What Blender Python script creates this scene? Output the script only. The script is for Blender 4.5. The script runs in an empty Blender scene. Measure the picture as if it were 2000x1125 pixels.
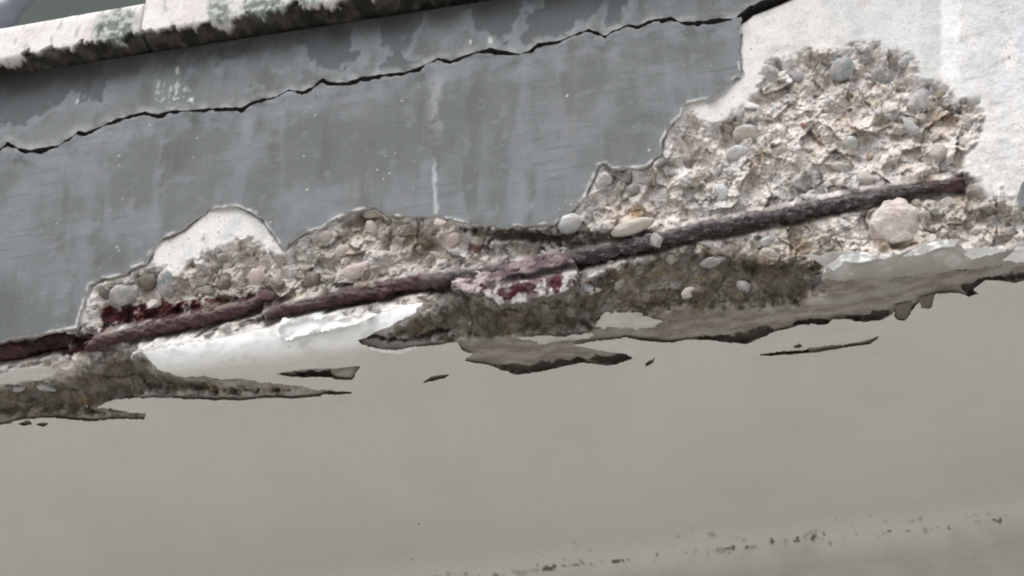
import bpy, bmesh, math, random
import numpy as np
from mathutils import Vector, Matrix, Quaternion, noise as mnoise

random.seed(7)
rng = np.random.default_rng(11)
scene = bpy.context.scene
COL = scene.collection

# ------------------------------------------------------------------ camera
PITCH, YAW, DIST, HALF = math.radians(38), math.radians(12), 1.40, 0.25
fwd = np.array([-math.sin(YAW) * math.cos(PITCH), math.cos(YAW) * math.cos(PITCH), math.sin(PITCH)])
rgt = np.array([math.cos(YAW), math.sin(YAW), 0.0])
upv = np.cross(rgt, fwd)
def ray(px, py):
    return fwd + (px - 1000.0) / 1000.0 * HALF * rgt - (py - 562.5) / 1000.0 * HALF * upv
CAM = -DIST * ray(1000, 608)          # the slab's arris (y = z = 0) passes through the picture there
cam = bpy.data.cameras.new('camera')
camo = bpy.data.objects.new('camera', cam)
COL.objects.link(camo)
camo.matrix_world = Matrix(((rgt[0], upv[0], -fwd[0], CAM[0]), (rgt[1], upv[1], -fwd[1], CAM[1]),
                            (rgt[2], upv[2], -fwd[2], CAM[2]), (0, 0, 0, 1)))
cam.sensor_width = 36
cam.lens = 18 / HALF
cam.clip_start = 0.01
cam.clip_end = 500
scene.camera = camo

# ------------------------------------------------------------------ light
EL, AZ = math.radians(62), math.radians(200)
world = bpy.data.worlds.new('World')
scene.world = world
world.use_nodes = True
wn = world.node_tree
wn.nodes.clear()
sky = wn.nodes.new('ShaderNodeTexSky')
sky.sky_type = 'NISHITA'
sky.sun_disc = False
sky.sun_elevation = EL
sky.sun_rotation = AZ
sky.air_density = 1.0
sky.dust_density = 4.0
hsv = wn.nodes.new('ShaderNodeHueSaturation')
hsv.inputs['Saturation'].default_value = 0.35
bg = wn.nodes.new('ShaderNodeBackground')
bg.inputs['Strength'].default_value = 0.105
wo = wn.nodes.new('ShaderNodeOutputWorld')
wn.links.new(sky.outputs[0], hsv.inputs['Color'])
wn.links.new(hsv.outputs[0], bg.inputs[0])
wn.links.new(bg.outputs[0], wo.inputs[0])
sun = bpy.data.lights.new('sun', 'SUN')
sun.energy = 1.5
sun.angle = math.radians(50)
sun.color = (1.0, 0.97, 0.93)
suno = bpy.data.objects.new('sun', sun)
COL.objects.link(suno)
sdir = Vector((math.sin(AZ) * math.cos(EL), math.cos(AZ) * math.cos(EL), math.sin(EL)))
suno.rotation_mode = 'QUATERNION'
suno.rotation_quaternion = sdir.to_track_quat('Z', 'Y')
suno.location = (-1, -3, 4)
scene.view_settings.view_transform = 'Standard'
scene.view_settings.look = 'None'
scene.view_settings.gamma = 1
scene.view_settings.use_curve_mapping = False
scene.view_settings.exposure = 0.72
scene.render.engine = 'CYCLES'
scene.cycles.pixel_filter_type = 'BLACKMAN_HARRIS'
scene.cycles.filter_width = 2.0
scene.cycles.max_bounces = 8
scene.cycles.diffuse_bounces = 5

# ------------------------------------------------------------------ helpers: frame, projection
PHI = math.radians(40)
TX, NX = (-math.sin(PHI), math.cos(PHI)), (-math.cos(PHI), -math.sin(PHI))     # (y, z) of the t and n axes
TAN = math.tan(PHI)
def W(x, t, n, y0=0.0, z0=0.0):
    x, t, n = np.broadcast_arrays(x, t, n)
    return np.stack([x, y0 + t * TX[0] + n * NX[0], z0 + t * TX[1] + n * NX[1]], -1)
def to_tn(y, z):
    return y * TX[0] + z * TX[1], y * NX[0] + z * NX[1]
def roof(t, k=0.0):
    a, b = -t * TAN, t / TAN
    if np.ndim(k) == 0 and k <= 0:
        return np.minimum(a, b)
    h = np.clip(0.5 + 0.5 * (b - a) / k, 0, 1)
    return b * (1 - h) + a * h - k * h * (1 - h)
def project(P):
    d = P - CAM
    w = d @ fwd
    return 1000 + (d @ rgt) / w / HALF * 1000, 562.5 - (d @ upv) / w / HALF * 1000
def hit_y(px, py, y0=0.0):
    r = ray(px, py)
    return CAM + r * (y0 - CAM[1]) / r[1]
def hit_z(px, py, z0=0.0):
    r = ray(px, py)
    return CAM + r * (z0 - CAM[2]) / r[2]

# ------------------------------------------------------------------ helpers: noise
def _h(ix, iy, seed):
    v = (ix.astype(np.int64) * 374761393 + iy.astype(np.int64) * 668265263 + seed * 2147483647 + 1013) & 0xFFFFFFFF
    v = ((v ^ (v >> 13)) * 1274126177) & 0xFFFFFFFF
    v = ((v ^ (v >> 16)) * 2246822519) & 0xFFFFFFFF
    v = v ^ (v >> 13)
    return v / 4294967296.0
def perlin(x, y, seed=0):
    ix, iy = np.floor(x), np.floor(y)
    fx, fy = x - ix, y - iy
    u, v = fx * fx * fx * (fx * (fx * 6 - 15) + 10), fy * fy * fy * (fy * (fy * 6 - 15) + 10)
    def g(ox, oy):
        a = _h(ix + ox, iy + oy, seed) * 2 * np.pi
        return np.cos(a) * (fx - ox) + np.sin(a) * (fy - oy)
    a, b = g(0, 0) * (1 - u) + g(1, 0) * u, g(0, 1) * (1 - u) + g(1, 1) * u
    return (a * (1 - v) + b * v) * 1.5
def fbm(x, y, freq, octv=4, seed=0, gain=0.5):
    s, a, f = 0.0, 1.0, freq
    for k in range(octv):
        s = s + a * perlin(x * f + 17.3 * k, y * f - 9.1 * k, seed + k)
        a *= gain
        f *= 2.03
    return s
def worley(x, y, size, seed=0, facet=False):
    gx, gy = x / size, y / size
    ix, iy = np.floor(gx), np.floor(gy)
    F1 = np.full(gx.shape, 9.0); F2 = np.full(gx.shape, 9.0); ID = np.zeros(gx.shape)
    DX = np.zeros(gx.shape); DY = np.zeros(gx.shape)
    for ox in (-1, 0, 1):
        for oy in (-1, 0, 1):
            cx, cy = ix + ox, iy + oy
            ex, ey = gx - cx - _h(cx, cy, seed), gy - cy - _h(cx, cy, seed + 5)
            d = np.hypot(ex, ey)
            new = d < F1
            DX = np.where(new, ex, DX); DY = np.where(new, ey, DY)
            F2 = np.where(new, F1, np.minimum(F2, d))
            ID = np.where(new, _h(cx, cy, seed + 9), ID)
            F1 = np.where(new, d, F1)
    if facet:
        a = ID * 12919.7
        return F1, F2, ID, (ID - .5) + 1.1 * (np.cos(a) * DX + np.sin(a) * DY)
    return F1, F2, ID
def sst(a, b, x):
    t = np.clip((x - a) / (b - a), 0, 1)
    return t * t * (3 - 2 * t)
def sdf_poly(PX, PY, poly):
    """signed distance in picture-plane units of the photograph's slab; positive inside"""
    p = np.array(poly, float)
    q = np.roll(p, -1, 0)
    best = np.full(PX.shape, 1e12)
    ins = np.zeros(PX.shape, bool)
    for (ax, ay), (bx, by) in zip(p, q):
        ex, ey = bx - ax, by - ay
        wx, wy = PX - ax, PY - ay
        tt = np.clip((wx * ex + wy * ey) / (ex * ex + ey * ey + 1e-9), 0, 1)
        best = np.minimum(best, (wx - ex * tt) ** 2 + (wy - ey * tt) ** 2)
        if ay != by:
            c = (ay > PY) != (by > PY)
            ins ^= c & (PX < ex * (PY - ay) / (by - ay) + ax)
    d = np.sqrt(best)
    return np.where(ins, d, -d)
def dist_line(PX, PY, pts):
    best = np.full(PX.shape, 1e12)
    for (ax, ay), (bx, by) in zip(pts[:-1], pts[1:]):
        ex, ey = bx - ax, by - ay
        wx, wy = PX - ax, PY - ay
        tt = np.clip((wx * ex + wy * ey) / (ex * ex + ey * ey + 1e-9), 0, 1)
        best = np.minimum(best, (wx - ex * tt) ** 2 + (wy - ey * tt) ** 2)
    return np.sqrt(best)
def lerp(a, b, f):
    return a + (np.asarray(b) - a) * np.clip(f, 0, 1)[..., None]

# ------------------------------------------------------------------ helpers: materials
def vcol_mat(name, rough=0.85, fine=0.18, fscale=900, bump=0.3, bscale=500, bdist=0.001, streak=0.0, spec=0.3):
    m = bpy.data.materials.new(name)
    m.use_nodes = True
    nt = m.node_tree
    N, L = nt.nodes, nt.links
    b = N['Principled BSDF']
    b.inputs['Roughness'].default_value = rough
    b.inputs['Specular IOR Level'].default_value = spec
    at = N.new('ShaderNodeAttribute'); at.attribute_name = 'Col'
    tc = N.new('ShaderNodeTexCoord')
    n1 = N.new('ShaderNodeTexNoise'); n1.inputs['Scale'].default_value = fscale; n1.inputs['Detail'].default_value = 5
    n1.inputs['Roughness'].default_value = 0.7
    L.new(tc.outputs['Object'], n1.inputs['Vector'])
    mr = N.new('ShaderNodeMapRange')
    mr.inputs['From Min'].default_value = 0.3; mr.inputs['From Max'].default_value = 0.7
    mr.inputs['To Min'].default_value = 1 - fine; mr.inputs['To Max'].default_value = 1 + fine
    L.new(n1.outputs[0], mr.inputs['Value'])
    vm = N.new('ShaderNodeVectorMath'); vm.operation = 'SCALE'
    L.new(at.outputs['Color'], vm.inputs[0]); L.new(mr.outputs[0], vm.inputs['Scale'])
    out = vm.outputs[0]
    n2 = N.new('ShaderNodeTexNoise'); n2.inputs['Scale'].default_value = bscale; n2.inputs['Detail'].default_value = 6
    n2.inputs['Roughness'].default_value = 0.65
    L.new(tc.outputs['Object'], n2.inputs['Vector'])
    hsock = n2.outputs[0]
    if streak:
        mp = N.new('ShaderNodeMapping'); mp.inputs['Scale'].default_value = (14, 14, 420)
        mp.inputs['Rotation'].default_value = (0, math.radians(1.5), 0)
        L.new(tc.outputs['Object'], mp.inputs['Vector'])
        n3 = N.new('ShaderNodeTexNoise'); n3.inputs['Scale'].default_value = 1.0; n3.inputs['Detail'].default_value = 4
        L.new(mp.outputs[0], n3.inputs['Vector'])
        ad = N.new('ShaderNodeMath'); ad.operation = 'MULTIPLY_ADD'; ad.inputs[1].default_value = .6
        L.new(n3.outputs[0], ad.inputs[0]); L.new(n2.outputs[0], ad.inputs[2])
        hsock = ad.outputs[0]
        mr2 = N.new('ShaderNodeMapRange'); mr2.inputs['From Min'].default_value = 0.3; mr2.inputs['From Max'].default_value = 0.7
        mr2.inputs['To Min'].default_value = 1 - streak; mr2.inputs['To Max'].default_value = 1 + streak
        L.new(n3.outputs[0], mr2.inputs['Value'])
        v2 = N.new('ShaderNodeVectorMath'); v2.operation = 'SCALE'
        L.new(out, v2.inputs[0]); L.new(mr2.outputs[0], v2.inputs['Scale'])
        out = v2.outputs[0]
    bp = N.new('ShaderNodeBump'); bp.inputs['Strength'].default_value = bump; bp.inputs['Distance'].default_value = bdist
    L.new(hsock, bp.inputs['Height'])
    L.new(bp.outputs[0], b.inputs['Normal'])
    L.new(out, b.inputs['Base Color'])
    return m
def flat_mat(name, c1, c2, rough=0.85, scale=200, bump=0.4, bdist=0.001, spec=0.3, rnd=0.0, metal=0.0, lo=0.35, hi=0.65, dust=None):
    m = bpy.data.materials.new(name)
    m.use_nodes = True
    nt = m.node_tree
    N, L = nt.nodes, nt.links
    b = N['Principled BSDF']
    b.inputs['Roughness'].default_value = rough
    b.inputs['Specular IOR Level'].default_value = spec
    b.inputs['Metallic'].default_value = metal
    tc = N.new('ShaderNodeTexCoord')
    n1 = N.new('ShaderNodeTexNoise'); n1.inputs['Scale'].default_value = scale; n1.inputs['Detail'].default_value = 6
    n1.inputs['Roughness'].default_value = 0.65
    L.new(tc.outputs['Object'], n1.inputs['Vector'])
    cr = N.new('ShaderNodeValToRGB')
    cr.color_ramp.elements[0].position = lo; cr.color_ramp.elements[0].color = (*c1, 1)
    cr.color_ramp.elements[1].position = hi; cr.color_ramp.elements[1].color = (*c2, 1)
    L.new(n1.outputs[0], cr.inputs[0])
    out = cr.outputs[0]
    if rnd:
        oi = N.new('ShaderNodeObjectInfo')
        mr = N.new('ShaderNodeMapRange'); mr.inputs['To Min'].default_value = 1 - rnd; mr.inputs['To Max'].default_value = 1 + rnd
        L.new(oi.outputs['Random'], mr.inputs['Value'])
        vm = N.new('ShaderNodeVectorMath'); vm.operation = 'SCALE'
        L.new(out, vm.inputs[0]); L.new(mr.outputs[0], vm.inputs['Scale'])
        out = vm.outputs[0]
    if dust:
        oi = N.new('ShaderNodeObjectInfo')
        nd = N.new('ShaderNodeTexNoise'); nd.noise_dimensions = '4D'; nd.inputs['Scale'].default_value = 1.3; nd.inputs['Detail'].default_value = 6
        nd.inputs['Roughness'].default_value = .7
        mw = N.new('ShaderNodeMath'); mw.operation = 'MULTIPLY'; mw.inputs[1].default_value = 40
        L.new(oi.outputs['Random'], mw.inputs[0]); L.new(mw.outputs[0], nd.inputs['W']); L.new(tc.outputs['Object'], nd.inputs['Vector'])
        md = N.new('ShaderNodeMapRange'); md.inputs['From Min'].default_value = .47; md.inputs['From Max'].default_value = .55
        md.inputs['To Max'].default_value = .85
        L.new(nd.outputs[0], md.inputs['Value'])
        mx = N.new('ShaderNodeMix'); mx.data_type = 'RGBA'
        L.new(md.outputs[0], mx.inputs['Factor']); L.new(out, mx.inputs['A']); mx.inputs['B'].default_value = (*dust, 1)
        out = mx.outputs['Result']
    L.new(out, b.inputs['Base Color'])
    bp = N.new('ShaderNodeBump'); bp.inputs['Strength'].default_value = bump; bp.inputs['Distance'].default_value = bdist
    L.new(n1.outputs[0], bp.inputs['Height']); L.new(bp.outputs[0], b.inputs['Normal'])
    return m

M_core = vcol_mat('broken_concrete', 0.92, 0.22, 700, 0.5, 900, 0.0012)
M_skin = vcol_mat('grey_paint', 0.72, 0.10, 420, 0.22, 350, 0.0006, streak=0.045)
M_soffit = vcol_mat('soffit_paint', 0.85, 0.04, 260, 0.14, 160, 0.0007, spec=0.2)
M_coping = vcol_mat('coping_limestone', 0.9, 0.10, 600, 0.5, 400, 0.0012)
M_rust = vcol_mat('rusty_steel', 0.6, 0.35, 500, 0.7, 700, 0.0012, spec=0.45)
M_rim = flat_mat('plaster_rim', (0.42, 0.41, 0.39), (0.62, 0.61, 0.59), scale=500)
M_rimd = flat_mat('dirty_rim', (0.10, 0.09, 0.075), (0.26, 0.24, 0.21), scale=400)

M_rimk = flat_mat('crack_shade', (.015, .014, .012), (.05, .045, .04), scale=300)  # near-black sides put the crack's inner shade into colour
# ------------------------------------------------------------------ helpers: objects
def tag(o, label=None, cat=None, group=None, kind=None):
    for k, v in (('label', label), ('category', cat), ('group', group), ('kind', kind)):
        if v:
            o[k] = v
    return o
def thing(name, label, cat, loc=(0, 0, 0), group=None):
    o = bpy.data.objects.new(name, None)
    o.location = loc
    o.empty_display_size = 0.05
    COL.objects.link(o)
    return tag(o, label, cat, group)
def mesh_np(name, V, F_quads, F_polys, mats, cols=None, pm=None, smooth=None, parent=None):
    """V (n,3); F_quads (m,4) array; F_polys list of index tuples"""
    me = bpy.data.meshes.new(name)
    nq = len(F_quads)
    sizes = np.concatenate([np.full(nq, 4, np.int32), np.array([len(f) for f in F_polys], np.int32)]) if len(F_polys) else np.full(nq, 4, np.int32)
    idx = np.concatenate([np.asarray(F_quads, np.int32).ravel()] + ([np.concatenate([np.array(f, np.int32) for f in F_polys])] if len(F_polys) else []))
    me.vertices.add(len(V)); me.vertices.foreach_set('co', np.asarray(V, np.float32).ravel())
    me.loops.add(len(idx)); me.loops.foreach_set('vertex_index', idx.astype(np.int32))
    me.polygons.add(len(sizes))
    st = np.concatenate([[0], np.cumsum(sizes)[:-1]]).astype(np.int32)
    me.polygons.foreach_set('loop_start', st)
    for m in mats:
        me.materials.append(m)
    if pm is not None:
        me.polygons.foreach_set('material_index', np.asarray(pm, np.int32))
    me.polygons.foreach_set('use_smooth', np.ones(len(sizes), bool) if smooth is None else np.asarray(smooth, bool))
    if cols is not None:
        a = me.attributes.new('Col', 'FLOAT_COLOR', 'POINT')
        c = np.ones((len(V), 4), np.float32); c[:, :3] = cols
        a.data.foreach_set('color', c.ravel())
    me.update(calc_edges=True)
    me.validate()
    o = bpy.data.objects.new(name, me)
    COL.objects.link(o)
    if parent is not None:
        o.parent = parent
    return o
def layer(name, P, sdf, col, mats, back=None, parent=None):
    """part of the sheet P (nx, nt, 3) where sdf > 0, its outline cut cleanly inside the cells;
    back = vector pushed from the outline to give the sheet its thickness"""
    nx, nt = sdf.shape
    ins = sdf > 0
    idm = np.full((nx, nt), -1, np.int64)
    c4 = ins[:-1, :-1].astype(int) + ins[1:, :-1] * 2 + ins[1:, 1:] * 4 + ins[:-1, 1:] * 8
    used = np.zeros((nx, nt), bool)
    anyc = c4 > 0
    for ox, ot in ((0, 0), (1, 0), (1, 1), (0, 1)):
        used[ox:nx - 1 + ox, ot:nt - 1 + ot] |= anyc
    used &= ins
    idm[used] = np.arange(used.sum())
    V = P[used]; C = col[used]
    fi, fj = np.nonzero(c4 == 15)
    Q = np.stack([idm[fi, fj], idm[fi + 1, fj], idm[fi + 1, fj + 1], idm[fi, fj + 1]], -1)
    ev, xv, xc, polys, segs = {}, [], [], [], []
    base = len(V)
    def cut(a, b):
        k = (a, b) if a < b else (b, a)
        if k not in ev:
            (p, q) = k
            f = sdf[p] / (sdf[p] - sdf[q])
            f = min(max(f, 0.02), 0.98)
            xv.append(P[p] * (1 - f) + P[q] * f); xc.append(col[p] * (1 - f) + col[q] * f)
            ev[k] = base + len(xv) - 1
        return ev[k]
    bi, bj = np.nonzero((c4 > 0) & (c4 < 15))
    for i, j in zip(bi.tolist(), bj.tolist()):
        cs = [(i, j), (i + 1, j), (i + 1, j + 1), (i, j + 1)]
        poly, cuts = [], []
        for k in range(4):
            a, b = cs[k], cs[(k + 1) % 4]
            if ins[a]:
                poly.append(int(idm[a]))
            if ins[a] != ins[b]:
                e = cut(a, b)
                poly.append(e)
                cuts.append((e, bool(ins[a])))
        if len(poly) >= 3:
            polys.append(poly)
            for k in range(len(cuts)):
                e0, leaving = cuts[k]
                if leaving:
                    segs.append((e0, cuts[(k + 1) % len(cuts)][0]))
    if xv:
        V = np.concatenate([V, np.array(xv)]); C = np.concatenate([C, np.array(xc)])
    pm = [0] * (len(Q) + len(polys)); sm = [True] * (len(Q) + len(polys))
    if back is not None and segs:
        es = sorted({e for s in segs for e in s})
        f0 = {e: len(V) + k for k, e in enumerate(es)}
        V0 = V[es]
        bk = back(V0) if callable(back) else np.asarray(back)
        V = np.concatenate([V, V0, V0 + bk]); C = np.concatenate([C, C[es], C[es]])
        n = len(es)
        for a, b in segs:
            polys.append([f0[b], f0[a], f0[a] + n, f0[b] + n])
            pm.append(1); sm.append(False)
    return mesh_np(name, V, Q, polys, mats, C, pm, sm, parent)

YC = -.022          # front plane of the coping
zc = hit_y(300, 64, YC)[2]
RISE = .022         # the coping climbs a little along the edge
# ================================================================== what the photograph shows, traced on the slab
CRACK = [(-500, 350), (-120, 318), (-40, 300), (0, 293), (14, 279), (28, 289), (52, 296), (112, 287), (140, 270), (150, 259), (168, 261),
         (196, 250), (227, 235), (259, 227), (280, 221), (308, 226), (332, 218), (367, 219), (402, 215), (472, 212), (497, 199), (539, 192),
         (563, 178), (591, 180), (609, 173), (630, 156), (647, 164), (678, 164), (702, 154), (790, 143), (818, 134), (856, 116), (881, 122),
         (895, 116), (926, 105), (958, 97), (1014, 109), (1035, 101), (1049, 87), (1087, 84), (1150, 60), (1182, 72), (1196, 63), (1227, 51),
         (1245, 54), (1266, 42), (1311, 36), (1329, 45), (1342, 46), (1405, 39), (1433, 40), (1450, 32), (1464, 20), (1496, 8), (1520, -2), (1560, -20), (1700, -60), (1900, -120)]
BREAK = [(1446, 36), (1444, 52), (1443, 100), (1446, 147), (1433, 154), (1405, 185), (1394, 191), (1335, 201), (1330, 224), (1307, 245), (1293, 273), (1290, 298),
         (1262, 325), (1245, 326), (1196, 329), (1185, 318), (1168, 322), (1157, 350), (1138, 390), (1120, 407), (1084, 436), (1031, 438),
         (978, 444), (960, 438), (920, 438), (889, 429), (858, 422), (800, 422), (756, 420), (729, 404), (702, 409), (658, 424), (622, 447),
         (587, 456), (553, 484), (547, 476), (529, 453), (512, 428), (489, 411), (462, 402), (430, 404), (405, 408), (380, 425), (356, 447), (307, 469), (284, 513), (258, 522),
         (240, 536), (196, 544), (173, 558), (160, 602), (149, 638), (111, 647), (44, 656), (0, 664), (-200, 690), (-600, 740)]
SK_LOW = [(x, y + 3) for x, y in CRACK[:-8]] + BREAK
SK_UP = [(x, y - 3.4 - (6 if 1440 < x < 1570 else 0)) for x, y in CRACK] + [(1900, -500), (-500, -500)]
ROUGH = [(-600, 740), (-200, 690), (0, 664), (44, 656), (111, 647), (149, 638), (160, 602), (173, 558), (196, 544), (240, 536), (284, 513), (340, 522), (362, 503), (420, 478), (455, 452),
         (500, 455), (520, 478), (545, 492), (556, 486), (587, 458), (622, 447), (658, 424), (702, 409), (729, 404), (756, 420), (858, 422), (889, 429), (920, 438), (1031, 438),
         (1084, 436), (1120, 407), (1136, 388), (1157, 350), (1168, 322), (1185, 318), (1245, 326), (1290, 298), (1293, 273), (1307, 245), (1335, 203), (1352, 208), (1385, 238),
         (1410, 228), (1455, 195), (1470, 178), (1480, 140), (1500, 112), (1530, 118), (1560, 100), (1600, 88), (1640, 95), (1680, 78), (1740, 92), (1790, 100), (1800, 150), (1850, 165),
         (1875, 195), (1915, 190), (1930, 240), (1915, 275), (1890, 300), (1895, 330), (1920, 352), (1935, 385), (1962, 362), (1985, 395), (2100, 390), (2500, 370),
         (2500, 430), (2060, 470), (1960, 490), (1880, 490), (1850, 475), (1776, 495), (1700, 510), (1640, 520), (1612, 540), (1608, 585), (1480, 610), (1300, 612), (1200, 642), (1100, 655), (900, 668), (818, 676), (720, 660),
         (769, 633), (800, 610), (738, 615), (684, 618), (613, 618), (556, 622), (533, 640), (400, 666), (338, 675), (272, 686), (290, 705), (320, 725), (420, 737),
         (560, 750), (690, 766), (480, 778), (300, 776), (180, 795), (285, 808), (280, 818), (75, 815), (0, 822), (-600, 900)]
SOFFIT = [(-600, 905), (-40, 832), (0, 828), (75, 816), (180, 822), (235, 818), (282, 820), (286, 806), (180, 796), (230, 779), (300, 775), (480, 779), (600, 773), (692, 766), (640, 757), (560, 748),
          (500, 738), (420, 735), (356, 731), (329, 724), (311, 718), (284, 700), (267, 684), (338, 673), (400, 664), (500, 642), (533, 638), (556, 622), (613, 617), (684, 617),
          (738, 613), (791, 594), (832, 588), (809, 615), (769, 633), (720, 655), (702, 664), (742, 682), (782, 687), (818, 678), (893, 669), (902, 682), (924, 691), (907, 704),
          (964, 718), (1013, 731), (1067, 724), (1142, 707), (1200, 713), (1240, 700), (1218, 691), (1111, 673), (1160, 668), (1222, 658), (1262, 664), (1302, 669), (1360, 664), (1458, 671),
          (1516, 649), (1556, 636), (1618, 633), (1627, 622), (1673, 627), (1722, 624), (1747, 609), (1749, 624), (1767, 627), (1780, 609), (1796, 591), (1798, 604),
          (1818, 604), (1827, 573), (1873, 571), (1891, 582), (1913, 573), (1900, 564), (1922, 547), (1980, 551), (2000, 547), (2500, 470), (2500, 1400), (-600, 1400)]
SCRAPES = [[(545, 727), (620, 717), (711, 714), (695, 738), (660, 740), (655, 735), (580, 733)],
           [(826, 747), (846, 734), (880, 731), (872, 738), (850, 743)],
           [(1258, 723), (1262, 708), (1282, 697), (1276, 708), (1264, 716)],
           [(1462, 695), (1560, 684), (1582, 680), (1690, 668), (1715, 658), (1700, 672), (1590, 690), (1560, 692)],
           [(30, 828), (58, 821), (62, 828), (45, 833)], [(72, 829), (92, 824), (98, 828), (84, 832)], [(814, 1024), (819, 1021), (824, 1024), (819, 1029)],
           [(1550, 676), (1562, 672), (1566, 677), (1556, 679)]]
ISLANDS = [('pale strip of old paint under the spall', [(1160, 638), (1182, 612), (1231, 608), (1300, 626), (1262, 640), (1244, 643)]),
           ('narrow sliver of old paint beside the bare patch', [(1010, 660), (1060, 656), (1155, 652), (1150, 660), (1060, 668)]),
           ('white scrap of old paint at the left end', [(-60, 750), (0, 733), (36, 722), (80, 711), (107, 722), (98, 736), (36, 747), (0, 752), (-50, 764)]),
           ('pale arris of old paint at the right end', [(1573, 499), (1647, 491), (1678, 488), (1696, 498), (1722, 507), (1776, 489), (1811, 472), (1869, 468), (1880, 482),
            (1884, 498), (1922, 492), (1962, 493), (2000, 489), (2500, 425), (2500, 470), (2060, 512), (1900, 524), (1800, 534), (1700, 542), (1640, 548), (1606, 545), (1612, 522)])]
DIRT_SHADE = [[(860, 590), (890, 560), (960, 590), (1100, 575), (1130, 545), (1200, 515), (1280, 490), (1380, 478), (1480, 505), (1560, 498), (1610, 510), (1612, 560), (1560, 605),
         (1400, 620), (1200, 648), (1100, 665), (900, 675), (820, 680), (720, 664), (770, 630)],
        [(-600, 860), (0, 752), (110, 735), (190, 695), (270, 690), (300, 715), (420, 735), (560, 748), (692, 766), (480, 780), (280, 778), (285, 822), (0, 832), (-600, 910)],
        [(900, 452), (1031, 440), (1110, 455), (1160, 455), (1270, 455), (1290, 475), (1120, 490), (1060, 480), (940, 470)]]  # last outline paints the shade band under the coat's lip
RUST = [([(175, 605), (330, 590), (430, 590), (520, 570), (540, 590), (400, 625), (200, 640), (180, 690), (0, 700), (-400, 740), (-400, 715), (0, 675), (110, 655), (180, 645)], 1.0),
        ([(908, 478), (955, 470), (960, 492), (915, 500)], 0.8), ([(1060, 460), (1110, 455), (1115, 490), (1070, 480)], 0.5),
        ([(830, 565), (880, 555), (890, 575), (830, 580)], 0.9), ([(1110, 500), (1200, 480), (1280, 470), (1285, 490), (1180, 515), (1100, 545)], 0.8)]
HOLES = [(1465, 525, 15, 18, .007), (1305, 507, 13, 11, .006), (1762, 264, 20, 12, .006), (1582, 195, 16, 14, .004), (1710, 170, 12, 8, .004), (1350, 320, 34, 8, .004), (1460, 378, 10, 16, .005),
         (1750, 335, 20, 18, .004), (1625, 235, 10, 16, .003), (1880, 520, 20, 8, .004), (1910, 385, 16, 16, .006), (1940, 430, 26, 16, .005), (1985, 440, 16, 14, .005), (820, 435, 10, 14, .004), (700, 430, 40, 16, .004),
         (760, 480, 40, 14, .003), (1760, 480, 22, 12, .006), (1550, 250, 20, 8, .003), (1640, 400, 30, 12, .004), (430, 590, 30, 10, .006), (1020, 465, 60, 8, .006), (1240, 470, 50, 10, .004)]

GAPS = [[(960, 714), (1000, 715), (1070, 708), (1140, 700), (1146, 710), (1067, 728), (1013, 735)], [(1148, 702), (1215, 688), (1246, 700), (1200, 715)],
        [(1352, 660), (1430, 655), (1500, 638), (1520, 648), (1458, 675), (1400, 669)], [(1540, 630), (1610, 622), (1626, 633), (1556, 640)],
        [(1640, 616), (1700, 611), (1748, 603), (1724, 626), (1673, 630)], [(1880, 560), (1920, 545), (2000, 532), (2100, 518), (2100, 532), (1925, 552), (1893, 584)],
        [(700, 655), (790, 662), (850, 645), (870, 650), (780, 668)],
        [(580, 724), (655, 722), (657, 737), (580, 735)], [(1470, 692), (1580, 684), (1580, 694), (1470, 698)]]
# bars: pixel path on the plane y = depth
def bar_path(pts, depth):
    out = []
    for (px, py, *dd) in pts:
        out.append(hit_y(px, py, depth + (dd[0] if dd else 0)))
    return np.array(out)
BARS = [
    (bar_path([(1886, 356, .004), (1872, 360), (1790, 370), (1700, 384), (1610, 404), (1500, 427), (1420, 443), (1340, 457), (1280, 473, .002), (1200, 489, .006), (1110, 510, .004), (1000, 528), (890, 545), (790, 556), (700, 573), (640, 590, .002)], 0.0085), 0.0045),
    (bar_path([(770, 566), (700, 577), (640, 587), (580, 602), (545, 610), (522, 622, -.002)], 0.0065), 0.0039),
    (bar_path([(520, 590, .003), (470, 606), (400, 622), (320, 638), (250, 653), (200, 668), (168, 683, -.003)], 0.0060), 0.0040),
    (bar_path([(150, 655), (100, 670), (40, 682), (0, 688), (-100, 705), (-450, 752)], 0.020), 0.0050)]

# ================================================================== grids on the slab edge
def axis(segs):
    out = []
    for a, b, s in segs:
        n = max(1, int(round((b - a) / s)))
        out.append(a + (b - a) * np.arange(n) / n)
    out.append([segs[-1][1]])
    return np.concatenate(out)
xs = axis([(-.56, -.385, .0018), (-.385, .385, .00055), (.385, .56, .0018)])
ts = axis([(-.075, .20, .00055), (.20, .235, .002)])
X, T = np.meshgrid(xs, ts, indexing='ij')
PX, PY = project(W(X, T, roof(T)))
wob = fbm(X, T, 160, 4, 3) * 5.0          # raggedness of every outline, in photograph pixels (0.35 mm)
s_low = sdf_poly(PX, PY, SK_LOW) + wob * 0.55
s_up = sdf_poly(PX, PY, SK_UP) + wob * 0.35
s_rough = sdf_poly(PX, PY, ROUGH) + wob * 1.1 + sst(1440, 1560, PX) * (7 * fbm(X, T, 70, 3, 15) + 4)
wobs = fbm(X * .45, T * 1.3, 110, 4, 13) * 5.0 + fbm(X, T, 420, 3, 14) * 2.2
s_sof = sdf_poly(PX, PY, SOFFIT) + wobs * 0.6
for sc_ in SCRAPES:
    s_sof = np.minimum(s_sof, -(sdf_poly(PX, PY, sc_) + wobs * 0.5))
s_isl = [sdf_poly(PX, PY, p) + wob * 0.9 for _, p in ISLANDS]
s_dirt_shade = np.maximum.reduce([sdf_poly(PX, PY, p) for p in DIRT_SHADE]) + wob * 2
d_crack = dist_line(PX, PY, CRACK)

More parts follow.
